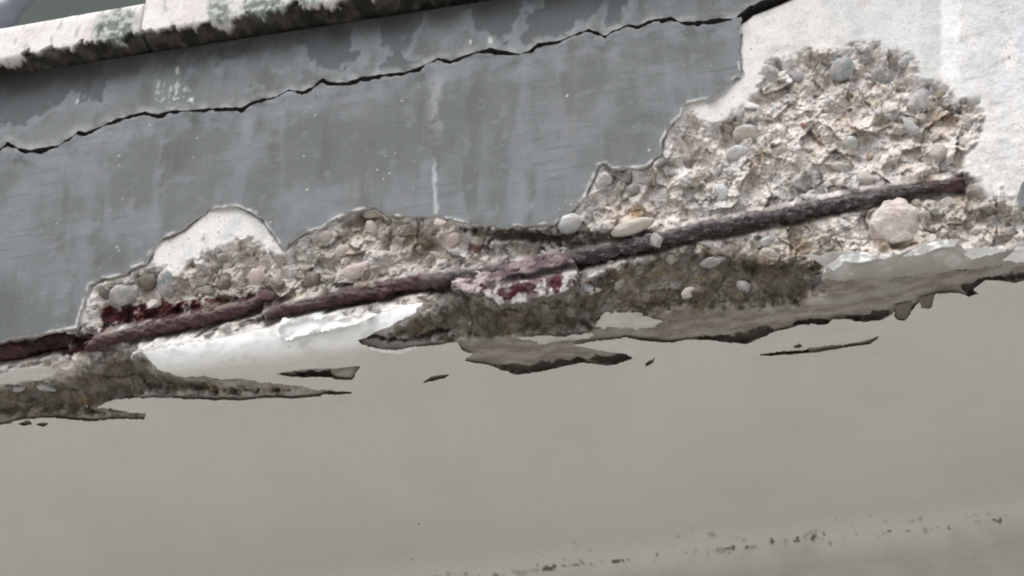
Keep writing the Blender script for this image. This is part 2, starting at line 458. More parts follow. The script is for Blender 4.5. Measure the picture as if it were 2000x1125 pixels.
# ---- depth of the broken concrete under the slab's true faces
def edge_roof(x, t):      # the slab edge with its rounded arris; a fuller plaster nose survives left of the middle
    off = .013 * sst(-.290, -.235, x) * sst(-.030, -.090, x) * sst(-.075, -.02, t)
    a, b, k = -t * TAN, t / TAN + off, .030
    h = np.clip(0.5 + 0.5 * (b - a) / k, 0, 1)
    return b * (1 - h) + a * h - k * h * (1 - h)
R0 = edge_roof(X, T)
in_r = sst(-2, 22, s_rough)
big = fbm(X, T, 28, 3, 21)
mid = fbm(X, T, 85, 4, 31)
fine = fbm(X, T, 420, 3, 41)
F1a, F2a, IDa, fa = worley(X + .003 * mid, T + .003 * big, .0185, 1, True)
F1b, F2b, IDb, fb = worley(X + .0016 * mid, T + .0012 * fine, .0085, 2, True)
F1c, F2c, IDc, fc = worley(X + .0005 * fine, T, .0034, 3, True)
D = 0.0034 + 0.0003 * mid + in_r * (0.0035 + 0.0075 * sst(5, 60, s_rough))
D += in_r * (0.0042 * big + 0.0022 * mid + 0.0006 * fine)
dome = lambda F, r: np.clip(1 - (F / r) ** 2, 0, 1)
rlx = 1 - .60 * sst(-5, 30, s_dirt_shade)
D -= in_r * rlx * (0.0066 * fa + 0.0034 * fb + 0.0009 * fc)
D -= in_r * rlx * (0.0022 * dome(F1b, .6) * (IDb > .72) + 0.0010 * dome(F1c, .7) * (IDc > .6))
D += sst(1700, 1980, PX) * (.0006 * mid + .00018 * fine) + sst(1430, 1500, PX) * .0004 * fbm(X * .6, T, 120, 4, 66)
D += in_r * 0.0011 * np.abs(fbm(X, T, 260, 3, 45))
D += 0.010 * sst(-5, 45, s_dirt_shade) * in_r * (T < .05)
D += 0.0035 * sst(-9, -1, s_low) * sst(12, 6, s_low) * sst(-.15, .25, fbm(X, T, 26, 3, 46)) * (d_crack > 30)
for hx, hy, ax_, ay_, dep in HOLES:
    D += dep * np.exp(-(((PX - hx) / ax_) ** 2 + ((PY - hy) / ay_) ** 2) ** 2 * 0.8)
s_rec = sdf_poly(PX, PY, [(890, 446), (1031, 442), (1100, 456), (1270, 448), (1292, 470), (1200, 500), (1110, 500), (1060, 478), (940, 470)]) + wob * 2
D += 0.010 * sst(-3, 12, s_rec)
c_recess = sst(-3, 10, s_rec)
D += 0.030 * sst(12, 5, d_crack)
# hollow behind the lower lip of the soffit paint, where the film has come away
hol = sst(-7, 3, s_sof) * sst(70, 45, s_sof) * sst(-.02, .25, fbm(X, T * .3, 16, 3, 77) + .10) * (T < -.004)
D += 0.002 * hol
D -= 0.0012 * in_r * 0
s_gap = np.maximum.reduce([sdf_poly(PX, PY, p) for p in GAPS]) + wob * 1.2
D += 0.010 * sst(-2, 4, s_gap)
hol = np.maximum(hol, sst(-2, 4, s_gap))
n_core = R0 - D
t_list = []
for path, r in BARS:
    bt, bn = to_tn(path[:, 1], path[:, 2])
    o = np.argsort(path[:, 0])
    bt_i = np.interp(xs, path[o, 0], bt[o]); bn_i = np.interp(xs, path[o, 0], bn[o])
    rng_x = (xs > path[:, 0].min() - .002) & (xs < path[:, 0].max() - .001)
    dd = np.abs(T - bt_i[:, None])
    near = sst(2.2 * r, 1.0 * r, dd) * rng_x[:, None]
    cap = bn_i[:, None] - r * (0.2 + 1.2 * sst(.3 * r, -1.0 * r, T - bt_i[:, None])) + 0.0022 * mid
    n_core = n_core * (1 - near) + cap * near

# ---- colours of the broken concrete (reflectance)
mort = lerp(np.zeros(X.shape + (3,)) + (.76, .705, .672), (.585, .53, .493), sst(-.3, .9, mid + .5 * fine))
mort = lerp(mort, (.75, .715, .70), sst(.1, .7, big) * .7)
pal = np.array([(.30, .31, .32), (.50, .47, .42), (.22, .22, .21), (.60, .58, .54), (.36, .30, .22), (.40, .43, .44), (.33, .29, .26), (.56, .50, .46)])
for F, ID, r, thr, a_ in ((F1a, IDa, .6, .74, .45), (F1b, IDb, .55, .70, .55), (F1c, IDc, .6, .55, .5)):
    pc = pal[(ID * 997 % len(pal)).astype(int)]
    mort = lerp(mort, pc, a_ * sst(r, r * .6, F) * (ID > thr))
white = lerp(np.zeros(X.shape + (3,)) + (.70, .682, .67), (.56, .55, .54), sst(-.1, .8, fbm(X, T, 60, 4, 51)))
pit = sst(.80, .88, fbm(X, T, 260, 2, 61))
white = lerp(white, (.22, .20, .18), pit * .8)
white = lerp(white, (.55, .53, .51), sst(1800, 1880, PX) * sst(230, 300, PY) * sst(-.1, .6, mid + .5 * fine) * .8)
white = lerp(white, (.60, .63, .665), sst(1780, 1960, PX + 60 * big) * sst(430, 200, PY) * sst(-.3, .4, fbm(X, T * .4, 55, 4, 63)) * .75)
white = lerp(white, (.79, .81, .815), sst(24, 14, np.abs(PX - 1857 - 6 * mid)) * sst(190, 150, PY) * .9)
white = lerp(white, (.54, .56, .55), sst(26, 14, np.abs(PX - 1818 - 8 * mid)) * sst(165, 130, PY) * .8)
white = lerp(white, (.56, .575, .575), sst(0, .7, fbm(X, T * .45, 34, 4, 64)) * .6)
white = lerp(white, (.66, .61, .57), sst(.2, .8, fbm(X, T * .6, 26, 3, 65)) * .5)
white = lerp(white, (.60, .63, .63), sst(40, 10, np.hypot(PX - 1760, (PY - 45) * .8) - 40) * .5)
bz = np.interp(PX.ravel(), [1290, 1500, 1700, 1880, 2100], [470, 432, 390, 362, 340]).reshape(PX.shape)
mort = lerp(mort, (.40, .355, .295), sst(8, 24, PY - bz) * sst(1270, 1340, PX) * sst(-.5, .5, big + .6 * mid + .15) * .75)
mort = lerp(mort, (.30, .255, .20), sst(540, 620, PX) * sst(900, 800, PX) * sst(-.1, .6, big + .5 * mid) * .5)
c_core = lerp(white, mort, in_r)
bare = lerp(np.zeros(X.shape + (3,)) + (.23, .205, .18), (.34, .315, .285), sst(-.4, .6, fbm(X * .25, T, 190, 4, 71)))
bare = lerp(bare, (.40, .385, .36), sst(.2, .7, fbm(X * .3, T, 70, 3, 72)) * .5)
c_core = lerp(c_core, bare, sst(.001, -.006, T) * sst(14, -8, s_rough))
c_core = lerp(c_core, (.15, .13, .11), hol * .5)  # shade in the gap behind the paint lip added to the colour
dcol = lerp(np.zeros(X.shape + (3,)) + (.118, .100, .078), (.215, .193, .162), sst(-.5, .6, mid + .5 * fine))
dcol = lerp(dcol, (.09, .075, .055), sst(.15, .7, big) * .7)
pcb = pal[(IDb * 997 % len(pal)).astype(int)] * .75
dcol = lerp(dcol, pcb, .4 * sst(.5, .3, F1b) * (IDb > .72))
c_core = lerp(c_core, dcol, sst(-8, 22, s_dirt_shade) * sst(-.9, -.1, fine + .6))  # dirt colour, with overhang shade painted in
ochre = sst(.35, .75, fbm(X, T, 48, 3, 81)) * in_r
c_core = lerp(c_core, (.36, .25, .13), ochre * .35)
for bx_, by_, br_, bc_, ba_ in ((700, 430, 45, (.17, .12, .07), .75), (790, 470, 60, (.20, .15, .10), .55), (1240, 418, 24, (.45, .28, .10), .6), (1835, 235, 28, (.45, .31, .18), .7),
                               (1790, 250, 40, (.22, .20, .18), .6), (430, 560, 70, (.22, .19, .16), .7), (250, 540, 40, (.24, .22, .2), .6), (1000, 450, 90, (.15, .13, .10), .7), (650, 548, 60, (.2, .18, .15), .5),
                               (1570, 365, 50, (.25, .24, .22), .5), (1400, 390, 28, (.42, .46, .46), .6), (1200, 360, 50, (.40, .39, .38), .5), (1940, 420, 50, (.26, .23, .20), .6)):
    c_core = lerp(c_core, bc_, ba_ * np.exp(-((PX - bx_) ** 2 + ((PY - by_) * 1.5) ** 2) / br_ ** 2 * (1 + .9 * mid)) * in_r)
for poly, amt in RUST:
    s_ = sdf_poly(PX, PY, poly) + wob * 2.2
    c_core = lerp(c_core, lerp(np.zeros(X.shape + (3,)) + (.095, .018, .022), (.045, .014, .017), sst(-.3, .5, mid)), amt * sst(-3, 6, s_) * sst(-.5, -.2, mid + .25 * fine + .12))
for poly in ([(1290, 463), (1330, 467), (1378, 462), (1374, 469), (1330, 480), (1298, 478)], [(1416, 457), (1450, 452), (1480, 443), (1478, 453), (1445, 464), (1422, 464)]):
    c_core = lerp(c_core, (.74, .67, .64), sst(-3, 3, sdf_poly(PX, PY, poly) + wob))
for path, r in BARS:      # rust stain along every bar
    px_, py_ = project(path)
    db = dist_line(PX, PY, list(zip(px_, py_)))
    c_core = lerp(c_core, (.055, .036, .032), sst(34, 13, db + 18 * mid) * .7 * in_r)
gd = sst(13, 5, d_crack)
c_core = lerp(c_core, (.02, .02, .018), sst(17, 9, d_crack))  # shade deep in the crack painted onto the concrete

# keep only the concrete that is not buried well behind the coats
cover = np.maximum(np.maximum(s_low - 14, s_up - 14), s_sof - 75)
cover = np.minimum(cover, d_crack - 26)
core_sdf = -cover
slab = thing('balcony_slab', 'weathered balcony slab edge with spalled concrete, grey painted face and pale painted underside', 'balcony slab')
P_core = W(X, T, n_core)
layer('broken_concrete', P_core, core_sdf, c_core, [M_core], None, slab)

# ================================================================== the grey coat on the face
xf = axis([(-.56, -.39, .002), (-.39, .39, .0008), (.39, .56, .002)])
tf = axis([(.008, .20, .0008), (.20, .235, .003)])
XF, TF = np.meshgrid(xf, tf, indexing='ij')
PXF, PYF = project(W(XF, TF, roof(TF)))
wobf = fbm(XF, TF, 160, 4, 3) * 5.0
dcf = dist_line(PXF, PYF, CRACK)
f_low = sdf_poly(PXF, PYF, SK_LOW)
edge_low = f_low
cwid = 7.5 * fbm(XF, XF * 0, 30, 3, 12) + .6
f_low = f_low + wobf * .55 - np.clip(cwid, -3, 8) * sst(40, 15, dcf)
f_up = sdf_poly(PXF, PYF, SK_UP) + wobf * .35
ZF = TF / math.cos(PHI)
b1 = fbm(XF, ZF, 14, 4, 101); b2 = fbm(XF * 2.2, ZF * .35, 22, 4, 102); b3 = fbm(XF, ZF, 70, 4, 103)
b4 = fbm(XF * .12, ZF, 240, 3, 104)
one = np.zeros(XF.shape + (3,))
grey = lerp(one + (.112, .121, .125), (.162, .174, .184), sst(-.5, .6, b1 + .5 * b2))
grey = lerp(grey, (.082, .089, .088), sst(0, .7, b2 - .3 * b1) * .7)
grey = lerp(grey, (.205, .218, .235), sst(.2, .8, b3 + .3 * b1) * .35)
grey = lerp(grey, (.095, .105, .105), sst(.45, .8, b4 + .3 * b1) * .45)
# pale wash running from the crack, white runs, white rim at the broken outline
grey = lerp(grey, (.24, .256, .278), sst(60, 4, dcf) * sst(-.5, .5, b3 + .2) * .65)
run = sst(6, 1.5, np.abs(PXF - 846 - .05 * (PYF - 300) - 5 * b3)) * sst(300, 340, PYF)
run = np.maximum(run, sst(22, 4, np.abs(PXF - 850 - 10 * b3)) * sst(140, 170, PYF) * sst(300, 200, PYF) * .5)
grey = lerp(grey, (.48, .50, .52), run * .6 * sst(-.5, .2, b3 + .2))
for cx_, w_, a_ in ((300, 22, .35), (165, 30, .3), (470, 26, .25), (1010, 40, .3), (1130, 40, -.35), (1230, 50, -.3), (700, 50, -.25), (560, 30, .25), (1300, 30, .3)):
    g_ = sst(w_, w_ * .2, np.abs(PXF - cx_ - 14 * b3)) * sst(-.6, .5, b2)
    grey = lerp(grey, (.215, .23, .25) if a_ > 0 else (.135, .142, .14), g_ * abs(a_) * 1.3)
sp = sst(.965, .98, _h(np.floor(XF / .0012), np.floor(ZF / .0012), 8)) * sst(.6, .8, fbm(XF, ZF, 30, 2, 105) + .35) * (_h(np.floor(XF / .0024), np.floor(ZF / .0024), 9) > .86)
grey = lerp(grey, (.55, .56, .56), sp * .8)
rimw = sst(7, 1, edge_low + 3 * b3) * sst(60, 90, dcf + 60 * (PXF < 1430))
c_low = lerp(grey, (.60, .60, .59), rimw * .8 * sst(-.1, .4, b3))
n_low = roof(TF) + .0004 * b1 + .0015 * sst(30, 3, dcf) + .0008 * sst(12, 1, edge_low) * sst(-.2, .5, b3)
layer('grey_coat', W(XF, TF, n_low), f_low, c_low, [M_skin, M_rim],
      np.array([0, -NX[0] * .0042, -NX[1] * .0042 * .3]), slab)['label'] = 'grey painted coat below the crack'
s_scr = sdf_poly(PXF, PYF, [(2012, 342), (1996, 360), (1985, 386), (1992, 402), (2100, 392), (2500, 340), (2500, 290)]) + wobf * .5
layer('grey_coat', W(XF, TF, roof(TF) + .0006 * sst(12, 1, s_scr)), s_scr, grey, [M_skin, M_rim], np.array([0, .0032, .001]), slab)['label'] = 'scrap of grey coat at the far right'
# the darker coat above the crack with its peeled patches
DARK = [[(-300, 90), (-300, 300), (-40, 262), (0, 250), (60, 236), (90, 212), (125, 204), (145, 186), (168, 195), (196, 200), (212, 168), (206, 120), (150, 100)],
        [(424, 92), (480, 80), (520, 86), (500, 90), (474, 108), (452, 125), (428, 122)],
        [(735, 0), (735, 55), (745, 85), (762, 102), (735, 146), (800, 141), (824, 130), (800, 112), (782, 88), (800, 78), (815, 58), (822, 10)],
        [(1000, 98), (1020, 60), (1028, 25), (1060, 12), (1070, -40), (1170, -40), (1185, 10), (1130, 45), (1130, 58), (1045, 86)],
        [(1178, -20), (1180, 10), (1190, 45), (1212, 50), (1216, 20), (1240, -30)], [(860, -40), (905, 0), (930, 60), (985, 80), (1010, 40), (1020, -40)],
        [(560, 20), (640, 10), (690, 60), (700, 120), (660, 140), (600, 120)]]
sd_ = np.maximum.reduce([sdf_poly(PXF, PYF, p) for p in DARK]) + fbm(XF, ZF, 90, 4, 111) * 14
up = lerp(one + (.155, .166, .174), (.112, .12, .123), sst(-.3, .6, b2 + .5 * b1))
up = lerp(up, (.24, .26, .275), sst(.2, .7, b3 + .4 * b1) * .4)
up = lerp(up, (.23, .247, .26), sst(-26, -2, sd_) * .5)
up = lerp(up, (.055, .061, .066), sst(-2, 4, sd_) * .72)
up = lerp(up, (.36, .375, .38), sst(22, 4, dcf) * sst(-.4, .4, b3 + .1) * .5)
lich = sst(1, .4, np.hypot((PXF - 335 - (PYF - 180) * .4) / 48, (PYF - 185) / 48))
up = lerp(up, (.17, .19, .17), lich * .5)
up = lerp(up, (.46, .50, .47), lich * sst(.15, .4, fbm(XF * 1.3, ZF * .8, 190, 3, 112)) * .8)
coping_shade = sst(.026, .0, zc + RISE * (XF + .25) - ZF + .010 * b2 - .004) * sst(1400, 900, PXF)  # shadow below the coping, painted into the coat's colour
up = lerp(up, (.035, .036, .034), coping_shade * .8)
for wx_, wy_, wr_ in ((918, 82, 4), (957, 80, 7), (345, 138, 5), (372, 195, 5), (150, 200, 3)):
    up = lerp(up, (.6, .62, .6), sst(wr_, wr_ * .5, np.hypot(PXF - wx_, PYF - wy_) + 2 * b3) * .8)
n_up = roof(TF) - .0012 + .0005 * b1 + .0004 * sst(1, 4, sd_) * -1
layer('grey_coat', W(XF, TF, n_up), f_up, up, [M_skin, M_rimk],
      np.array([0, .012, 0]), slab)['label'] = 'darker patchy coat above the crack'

# ================================================================== the pale coat on the underside
xo = axis([(-.56, -.39, .002), (-.39, .39, .0008), (.39, .56, .002)])
to = axis([(-.24, -.08, .004), (-.08, .035, .0007)])
XO, TO = np.meshgrid(xo, to, indexing='ij')
PXO, PYO = project(W(XO, TO, roof(TO)))
wobo = fbm(XO * .45, TO * 1.3, 110, 4, 13) * 5.0 + fbm(XO, TO, 420, 3, 14) * 2.2
f_sof = sdf_poly(PXO, PYO, SOFFIT) + wobo * .6
for sc_ in SCRAPES:
    f_sof = np.minimum(f_sof, -(sdf_poly(PXO, PYO, sc_) + wobo * .5))
f_sof -= sst(-.004, .004, TO) * (5 * np.abs(fbm(XO, TO * .7, 95, 4, 128)) + 4 * np.maximum(fbm(XO, TO, 40, 2, 129), 0))
o1 = fbm(XO, TO, 9, 3, 121); o2 = fbm(XO, TO, 60, 4, 122)
beige = lerp(np.zeros(XO.shape + (3,)) + (.605, .588, .548), (.635, .612, .572), sst(-.5, .5, o1))
beige = lerp(beige, (.545, .525, .485), sst(.1, .8, fbm(XO, TO * 1.5, 26, 4, 123)) * .14)
beige = lerp(beige, (.655, .64, .61), sst(.2, .8, fbm(XO * .3, TO * 2, 40, 3, 124)) * .16)
beige = lerp(beige, (.86, .87, .87), sst(-.017, -.005, TO))  # arris whitened: brightness of its forward face put into the paint
beige = lerp(beige, (.62, .60, .56), sst(.25, .7, fbm(XO * .6, TO, 75, 4, 127)) * .6 * sst(-.03, -.01, TO))
curl = .0016 * sst(26, 2, f_sof) * sst(-.2, .5, fbm(XO, TO, 30, 2, 125))
n_sof = edge_roof(XO, TO) + (.0004 * o1 + .00012 * o2) * sst(-.13, -.05, TO) + curl + .0007 * o2 * sst(-.035, -.015, TO)
layer('soffit_paint', W(XO, TO, n_sof), f_sof, beige, [M_soffit, M_rimd], np.array([0, .0008, .0010]), slab)
for lab, poly in ISLANDS:
    s_ = sdf_poly(PXO, PYO, poly) + wobo * .9
    cc = lerp(np.zeros(XO.shape + (3,)) + (.58, .565, .53), (.72, .72, .71), sst(.000, .008, TO))
    cc = lerp(cc, (.35, .33, .30), sst(.2, .7, fbm(XO * .4, TO, 110, 3, 131)) * .35)
    if 'right' in lab:
        cc = lerp(np.zeros(XO.shape + (3,)) + (.41, .395, .37), (.56, .55, .535), sst(.0, .6, fbm(XO, TO * 1.5, 60, 3, 132)))
        cc = lerp(cc, (.33, .31, .28), sst(.002, -.012, TO + .005 * o2))
    ni = edge_roof(XO, TO) - .0006 + .0022 * sst(16, 1, s_) * sst(-.3, .4, fbm(XO, TO, 45, 2, 126)) + .0004 * o2
    layer('paint_flake', W(XO, TO, ni), s_, cc, [M_soffit, M_rim], np.array([0, .002, .0012]), slab)['label'] = lab

# ---- loose curls of white paint
FLAKES = [('white paint layer lifting off the arris', [(545, 652), (556, 622), (613, 616), (684, 616), (742, 611), (700, 633), (640, 644), (600, 655), (560, 664)], .004, .0035),
          ('white paint curl at the right arris', [(1765, 500), (1800, 478), (1840, 470), (1872, 468), (1864, 482), (1830, 484), (1810, 496), (1785, 498)], .003, .004),
          ('white paint curl at the right arris', [(1610, 520), (1640, 500), (1690, 490), (1712, 505), (1690, 512), (1650, 512), (1628, 530)], .003, .003),
          ('brown loose tab hanging at the lip', [(1749, 598), (1780, 590), (1778, 612), (1767, 630), (1750, 624)], -.0015, .001),
          ('brown loose tab hanging at the lip', [(1795, 580), (1828, 572), (1822, 600), (1806, 607), (1797, 600)], -.0015, .001),
          ('small white curl at the right end', [(1882, 498), (1905, 484), (1935, 484), (1960, 478), (1965, 490), (1925, 497), (1900, 506)], .002, .004),
          ('small white curl at the right end', [(1955, 510), (1985, 484), (2030, 476), (2040, 500), (2000, 512)], .002, .004),
          ('curled white flake on the spall', [(700, 667), (740, 676), (780, 681), (820, 676), (790, 689), (752, 686)], .003, .003)]
for lab, poly, lift, cur in FLAKES:
    s_ = sdf_poly(PXO, PYO, poly) + wobo * .6
    if (s_ > 0).sum() < 12:      # higher on the face than the underside's sheet
        XX, TT = np.meshgrid(axis([(.05, .22, .0006)]), axis([(.0, .07, .0006)]), indexing='ij')
        px_, py_ = project(W(XX, TT, roof(TT)))
        s_ = sdf_poly(px_, py_, poly) + fbm(XX, TT, 300, 3, 9) * 3
    else:
        XX, TT = XO, TO
    q = fbm(XX, TT, 120, 3, 141)
    nn = edge_roof(XX, TT) + lift + cur * sst(14, 0, s_) * (.5 + q) + .0006 * q
    layer('paint_flake', W(XX, TT, nn), s_, np.zeros(XX.shape + (3,)) + ((.64, .585, .555) if 'strip' in lab else (.17, .15, .12) if 'tab' in lab else (.80, .80, .79)), [M_soffit, M_rim], np.array([0, .0012, .0008]), slab)['label'] = lab

# ---- slab behind the broken face, so that no light comes from within
def box_bm(bm, x0, x1, y0, y1, z0, z1):
    vs = [bm.verts.new(c) for c in ((x0, y0, z0), (x1, y0, z0), (x1, y1, z0), (x0, y1, z0), (x0, y0, z1), (x1, y0, z1), (x1, y1, z1), (x0, y1, z1))]
    for f in ((0, 3, 2, 1), (4, 5, 6, 7), (0, 1, 5, 4), (1, 2, 6, 5), (2, 3, 7, 6), (3, 0, 4, 7)):
        bm.faces.new([vs[k] for k in f])
def bm_obj(name, bm, mat, parent=None, smooth=False):
    bmesh.ops.recalc_face_normals(bm, faces=bm.faces)
    me = bpy.data.meshes.new(name)
    bm.to_mesh(me); bm.free()
    me.materials.append(mat)
    if smooth:
        me.polygons.foreach_set('use_smooth', np.ones(len(me.polygons), bool))
    o = bpy.data.objects.new(name, me)
    COL.objects.link(o)
    if parent is not None:
        o.parent = parent
    return o
M_body = flat_mat('slab_concrete', (.25, .24, .22), (.35, .34, .32), scale=40)
bm = bmesh.new()
box_bm(bm, -1.6, 1.6, .075, .9, .075, .30)
bm_obj('slab_body', bm, M_body, slab)
# plain ends of the slab edge beyond the traced stretch
bm = bmesh.new()
box_bm(bm, -1.6, -.55, .004, .075, .004, .30)
box_bm(bm, .55, 1.6, .004, .075, .004, .30)
bm_obj('slab_end', bm, M_body, slab)

# ================================================================== pebbles in the broken concrete
def pebble_mesh(k, sub, angular):
    bm = bmesh.new()
    bmesh.ops.create_icosphere(bm, subdivisions=sub, radius=1)
    r = random.Random(k * 31 + 5)
    planes = []
    for _ in range(15 if angular else 6):
        v = Vector((r.gauss(0, 1), r.gauss(0, 1), r.gauss(0, 1))).normalized()
        planes.append((v, r.uniform(.48, .72) if angular else r.uniform(.72, .92)))
    off = Vector((k * 3.1, k * 1.7, k * .9))
    for v in bm.verts:
        p = v.co.copy()
        for pl, d in planes:
            e = p.dot(pl) - d
            if e > 0:
                p -= pl * e * .92
        p *= 1 + .10 * mnoise.noise(p * 1.6 + off) + (.10 if angular else .06) * mnoise.noise(p * 4.0 + off)
        v.co = p
    me = bpy.data.meshes.new('pebble')
    bm.to_mesh(me); bm.free()
    me.polygons.foreach_set('use_smooth', np.ones(len(me.polygons), bool))
    me.materials.append(None)
    return me
ROUND = [pebble_mesh(k, 3, False) for k in range(7)]
ANG = [pebble_mesh(k + 20, 3, True) for k in range(8)]
PM = {}
def pm(name, a, b, sc=2.2, rough=.75):
    PM[name] = flat_mat('pebble_' + name, a, b, rough, sc, .5, .02, rnd=.16, dust=(.20, .175, .14) if name in ('clod', 'brown', 'purple') else (.62, .575, .55))
pm('white', (.66, .65, .62), (.78, .77, .75)); pm('bluegrey', (.30, .345, .36), (.42, .46, .47)); pm('grey', (.28, .28, .275), (.40, .395, .385))
pm('dark', (.09, .09, .09), (.17, .165, .16)); pm('tan', (.40, .36, .30), (.52, .48, .42)); pm('lavender', (.38, .385, .41), (.50, .50, .52))
pm('pale', (.50, .53, .54), (.62, .64, .64)); pm('green', (.40, .44, .40), (.52, .55, .50)); pm('yellow', (.60, .50, .30), (.70, .60, .42))
pm('orange', (.48, .28, .10), (.60, .38, .17)); pm('red', (.38, .10, .08), (.48, .17, .13)); pm('cream', (.60, .54, .45), (.72, .66, .57))
pm('pink', (.56, .45, .40), (.68, .58, .53)); pm('brown', (.17, .12, .075), (.28, .215, .14)); pm('clod', (.25, .225, .195), (.37, .34, .305), 5, .95)
pm('mortar', (.52, .48, .45), (.68, .635, .61), 5, .95); pm('purple', (.16, .08, .09), (.30, .20, .21), 4, .9)
def core_at(px, py):
    d = (PX - px) ** 2 + (PY - py) ** 2
    i, j = np.unravel_index(np.argmin(d), d.shape)
    return i, j
PXC, PYC = project(P_core)
def put_pebble(px, py, w, h, kind, ang=False, out=.25, tilt=None):
    d = (PXC - px) ** 2 + (PYC - py) ** 2
    i, j = np.unravel_index(np.argmin(d), d.shape)
    me = random.choice(ANG if ang else ROUND)
    o = bpy.data.objects.new('pebble', me)
    COL.objects.link(o)
    o.parent = slab
    a, b = w * .35e-3 / 2, h * .35e-3 / 2
    c = min(a, b) * .9
    nrm = np.array([0, NX[0], NX[1]])
    o.location = P_core[i, j] + nrm * c * (out * .75 - .70)
    # axes: x along the edge (turned by tilt), y along the face, z outwards
    th = math.radians(tilt if tilt is not None else random.uniform(-25, 25))
    ex = Vector((math.cos(th), TX[0] * math.sin(th), TX[1] * math.sin(th)))
    ez = Vector(nrm)
    ey = ez.cross(ex)
    R = Matrix((ex, ey, ez)).transposed()
    spin = Matrix.Rotation(random.choice((0, math.pi)), 3, 'Z')
    o.rotation_mode = 'QUATERNION'
    o.rotation_quaternion = (R @ spin).to_quaternion()
    o.scale = (a * 1.12, b * 1.12, c * 1.12)
    o.material_slots[0].link = 'OBJECT'
    o.material_slots[0].material = PM[kind]
    return o
SEEN = [(1307, 385, 54, 46, 'white', 0, .9, 0), (1645, 135, 50, 42, 'bluegrey', 0, .7, 20), (1722, 150, 40, 36, 'grey', 0, .5), (1592, 192, 32, 28, 'dark', 1, .2), (1462, 262, 66, 36, 'tan', 0, .5, -10),
        (1795, 205, 76, 66, 'lavender', 1, .5, 0), (1782, 255, 34, 58, 'pale', 1, .5, 15), (1658, 282, 36, 28, 'green', 0, .8, 15), (1410, 385, 48, 48, 'pale', 1, .1), (1562, 360, 66, 50, 'grey', 1, .2),
        (1836, 182, 16, 26, 'yellow', 1, .5), (1750, 168, 16, 26, 'yellow', 1, .3), (1701, 306, 16, 16, 'orange', 1, .4), (1570, 244, 13, 18, 'red', 1, .4), (1868, 214, 24, 20, 'dark', 0, .3),
        (1906, 196, 32, 24, 'pale', 0, .5), (1478, 238, 26, 18, 'bluegrey', 0, .4), (1235, 443, 84, 28, 'cream', 0, .8, 8), (1246, 420, 30, 24, 'orange', 1, .3), (1113, 437, 46, 36, 'pale', 0, .6, 20),
        (665, 497, 48, 32, 'cream', 0, .8, 25), (692, 533, 88, 34, 'pink', 0, .8, 14), (635, 462, 34, 28, 'pink', 0, .6), (725, 447, 24, 36, 'pink', 0, .5), (730, 418, 42, 22, 'cream', 0, .6, 5),
        (821, 435, 20, 28, 'dark', 1, .3), (826, 476, 36, 22, 'brown', 0, .5), (325, 556, 34, 56, 'bluegrey', 0, .7, 5), (240, 578, 66, 46, 'grey', 0, .6, 10), (290, 552, 46, 46, 'clod', 1, .8),
        (204, 570, 40, 46, 'clod', 1, .6), (395, 572, 60, 44, 'clod', 1, .6), (440, 552, 50, 50, 'clod', 1, .7), (425, 526, 44, 36, 'clod', 1, .5), (504, 548, 36, 54, 'pink', 0, .7, 0), (512, 578, 48, 36, 'purple', 1, .6),
        (1496, 470, 28, 24, 'pale', 1, .5), (1395, 512, 54, 22, 'grey', 0, .5), (1450, 560, 34, 22, 'grey', 0, .5), (1308, 508, 62, 36, 'tan', 0, .2), (1345, 572, 28, 20, 'cream', 0, .3), (1500, 500, 40, 30, 'tan', 0, .4),
 (1692, 394, 40, 26, 'pink', 0, 1.3, 10), (1610, 560, 40, 30, 'clod', 1, .4), (1580, 540, 36, 30, 'clod', 1, .4), (1390, 480, 50, 26, 'mortar', 1, .6), (1480, 480, 40, 30, 'mortar', 1, .5),
        (600, 552, 70, 40, 'clod', 1, .7), (540, 556, 50, 40, 'clod', 1, .5), (650, 552, 50, 26, 'clod', 1, .5), (1284, 470, 30, 40, 'mortar', 1, 3.4), (1520, 300, 40, 26, 'tan', 0, .5), (1440, 300, 40, 30, 'pale', 0, .5),
        (1380, 265, 46, 28, 'mortar', 1, .5), (1640, 330, 60, 34, 'tan', 1, .2), (1690, 350, 50, 28, 'mortar', 1, .5), (1830, 300, 40, 40, 'mortar', 1, .5), (1850, 330, 34, 30, 'grey', 1, .4), (1240, 370, 26, 22, 'grey', 0, .6),
        (1190, 395, 34, 20, 'cream', 0, .4), (1180, 350, 30, 26, 'pale', 0, .4), (1150, 415, 30, 24, 'grey', 0, .4), (1330, 430, 60, 26, 'mortar', 1, .4), (1560, 150, 30, 24, 'lavender', 0, .3), (1500, 150, 44, 50, 'grey', 0, -.1),
        (1690, 115, 30, 22, 'grey', 0, .2), (1770, 120, 34, 26, 'pale', 0, .3), (1810, 420, 34, 40, 'tan', 1, .5), (1790, 400, 20, 26, 'yellow', 0, .5), (1850, 400, 44, 40, 'mortar', 1, .3), (1910, 450, 44, 26, 'mortar', 1, .6),
        (1975, 455, 34, 30, 'grey', 1, .5), (1150, 565, 60, 40, 'pale', 1, .3), (1210, 555, 40, 30, 'tan', 1, .3), (1180, 590, 70, 30, 'clod', 1, .2), (190, 720, 50, 26, 'clod', 1, .4), (90, 755, 50, 26, 'bluegrey', 1, .4), (30, 757, 40, 22, 'lavender', 1, .4),
        (410, 655, 26, 20, 'grey', 1, .7), (880, 470, 40, 30, 'pink', 0, .5), (860, 440, 34, 30, 'pink', 1, .4), (780, 470, 40, 26, 'grey', 1, .4), (590, 490, 40, 30, 'mortar', 1, .5), (860, 500, 50, 26, 'cream', 1, .4), (760, 510, 50, 30, 'mortar', 1, .4)]
for s in SEEN:
    put_pebble(s[0], s[1], s[2], s[3], s[4], bool(s[5]), s[6], s[7] if len(s) > 7 else None)
LUMP = pebble_mesh(71, 4, True)
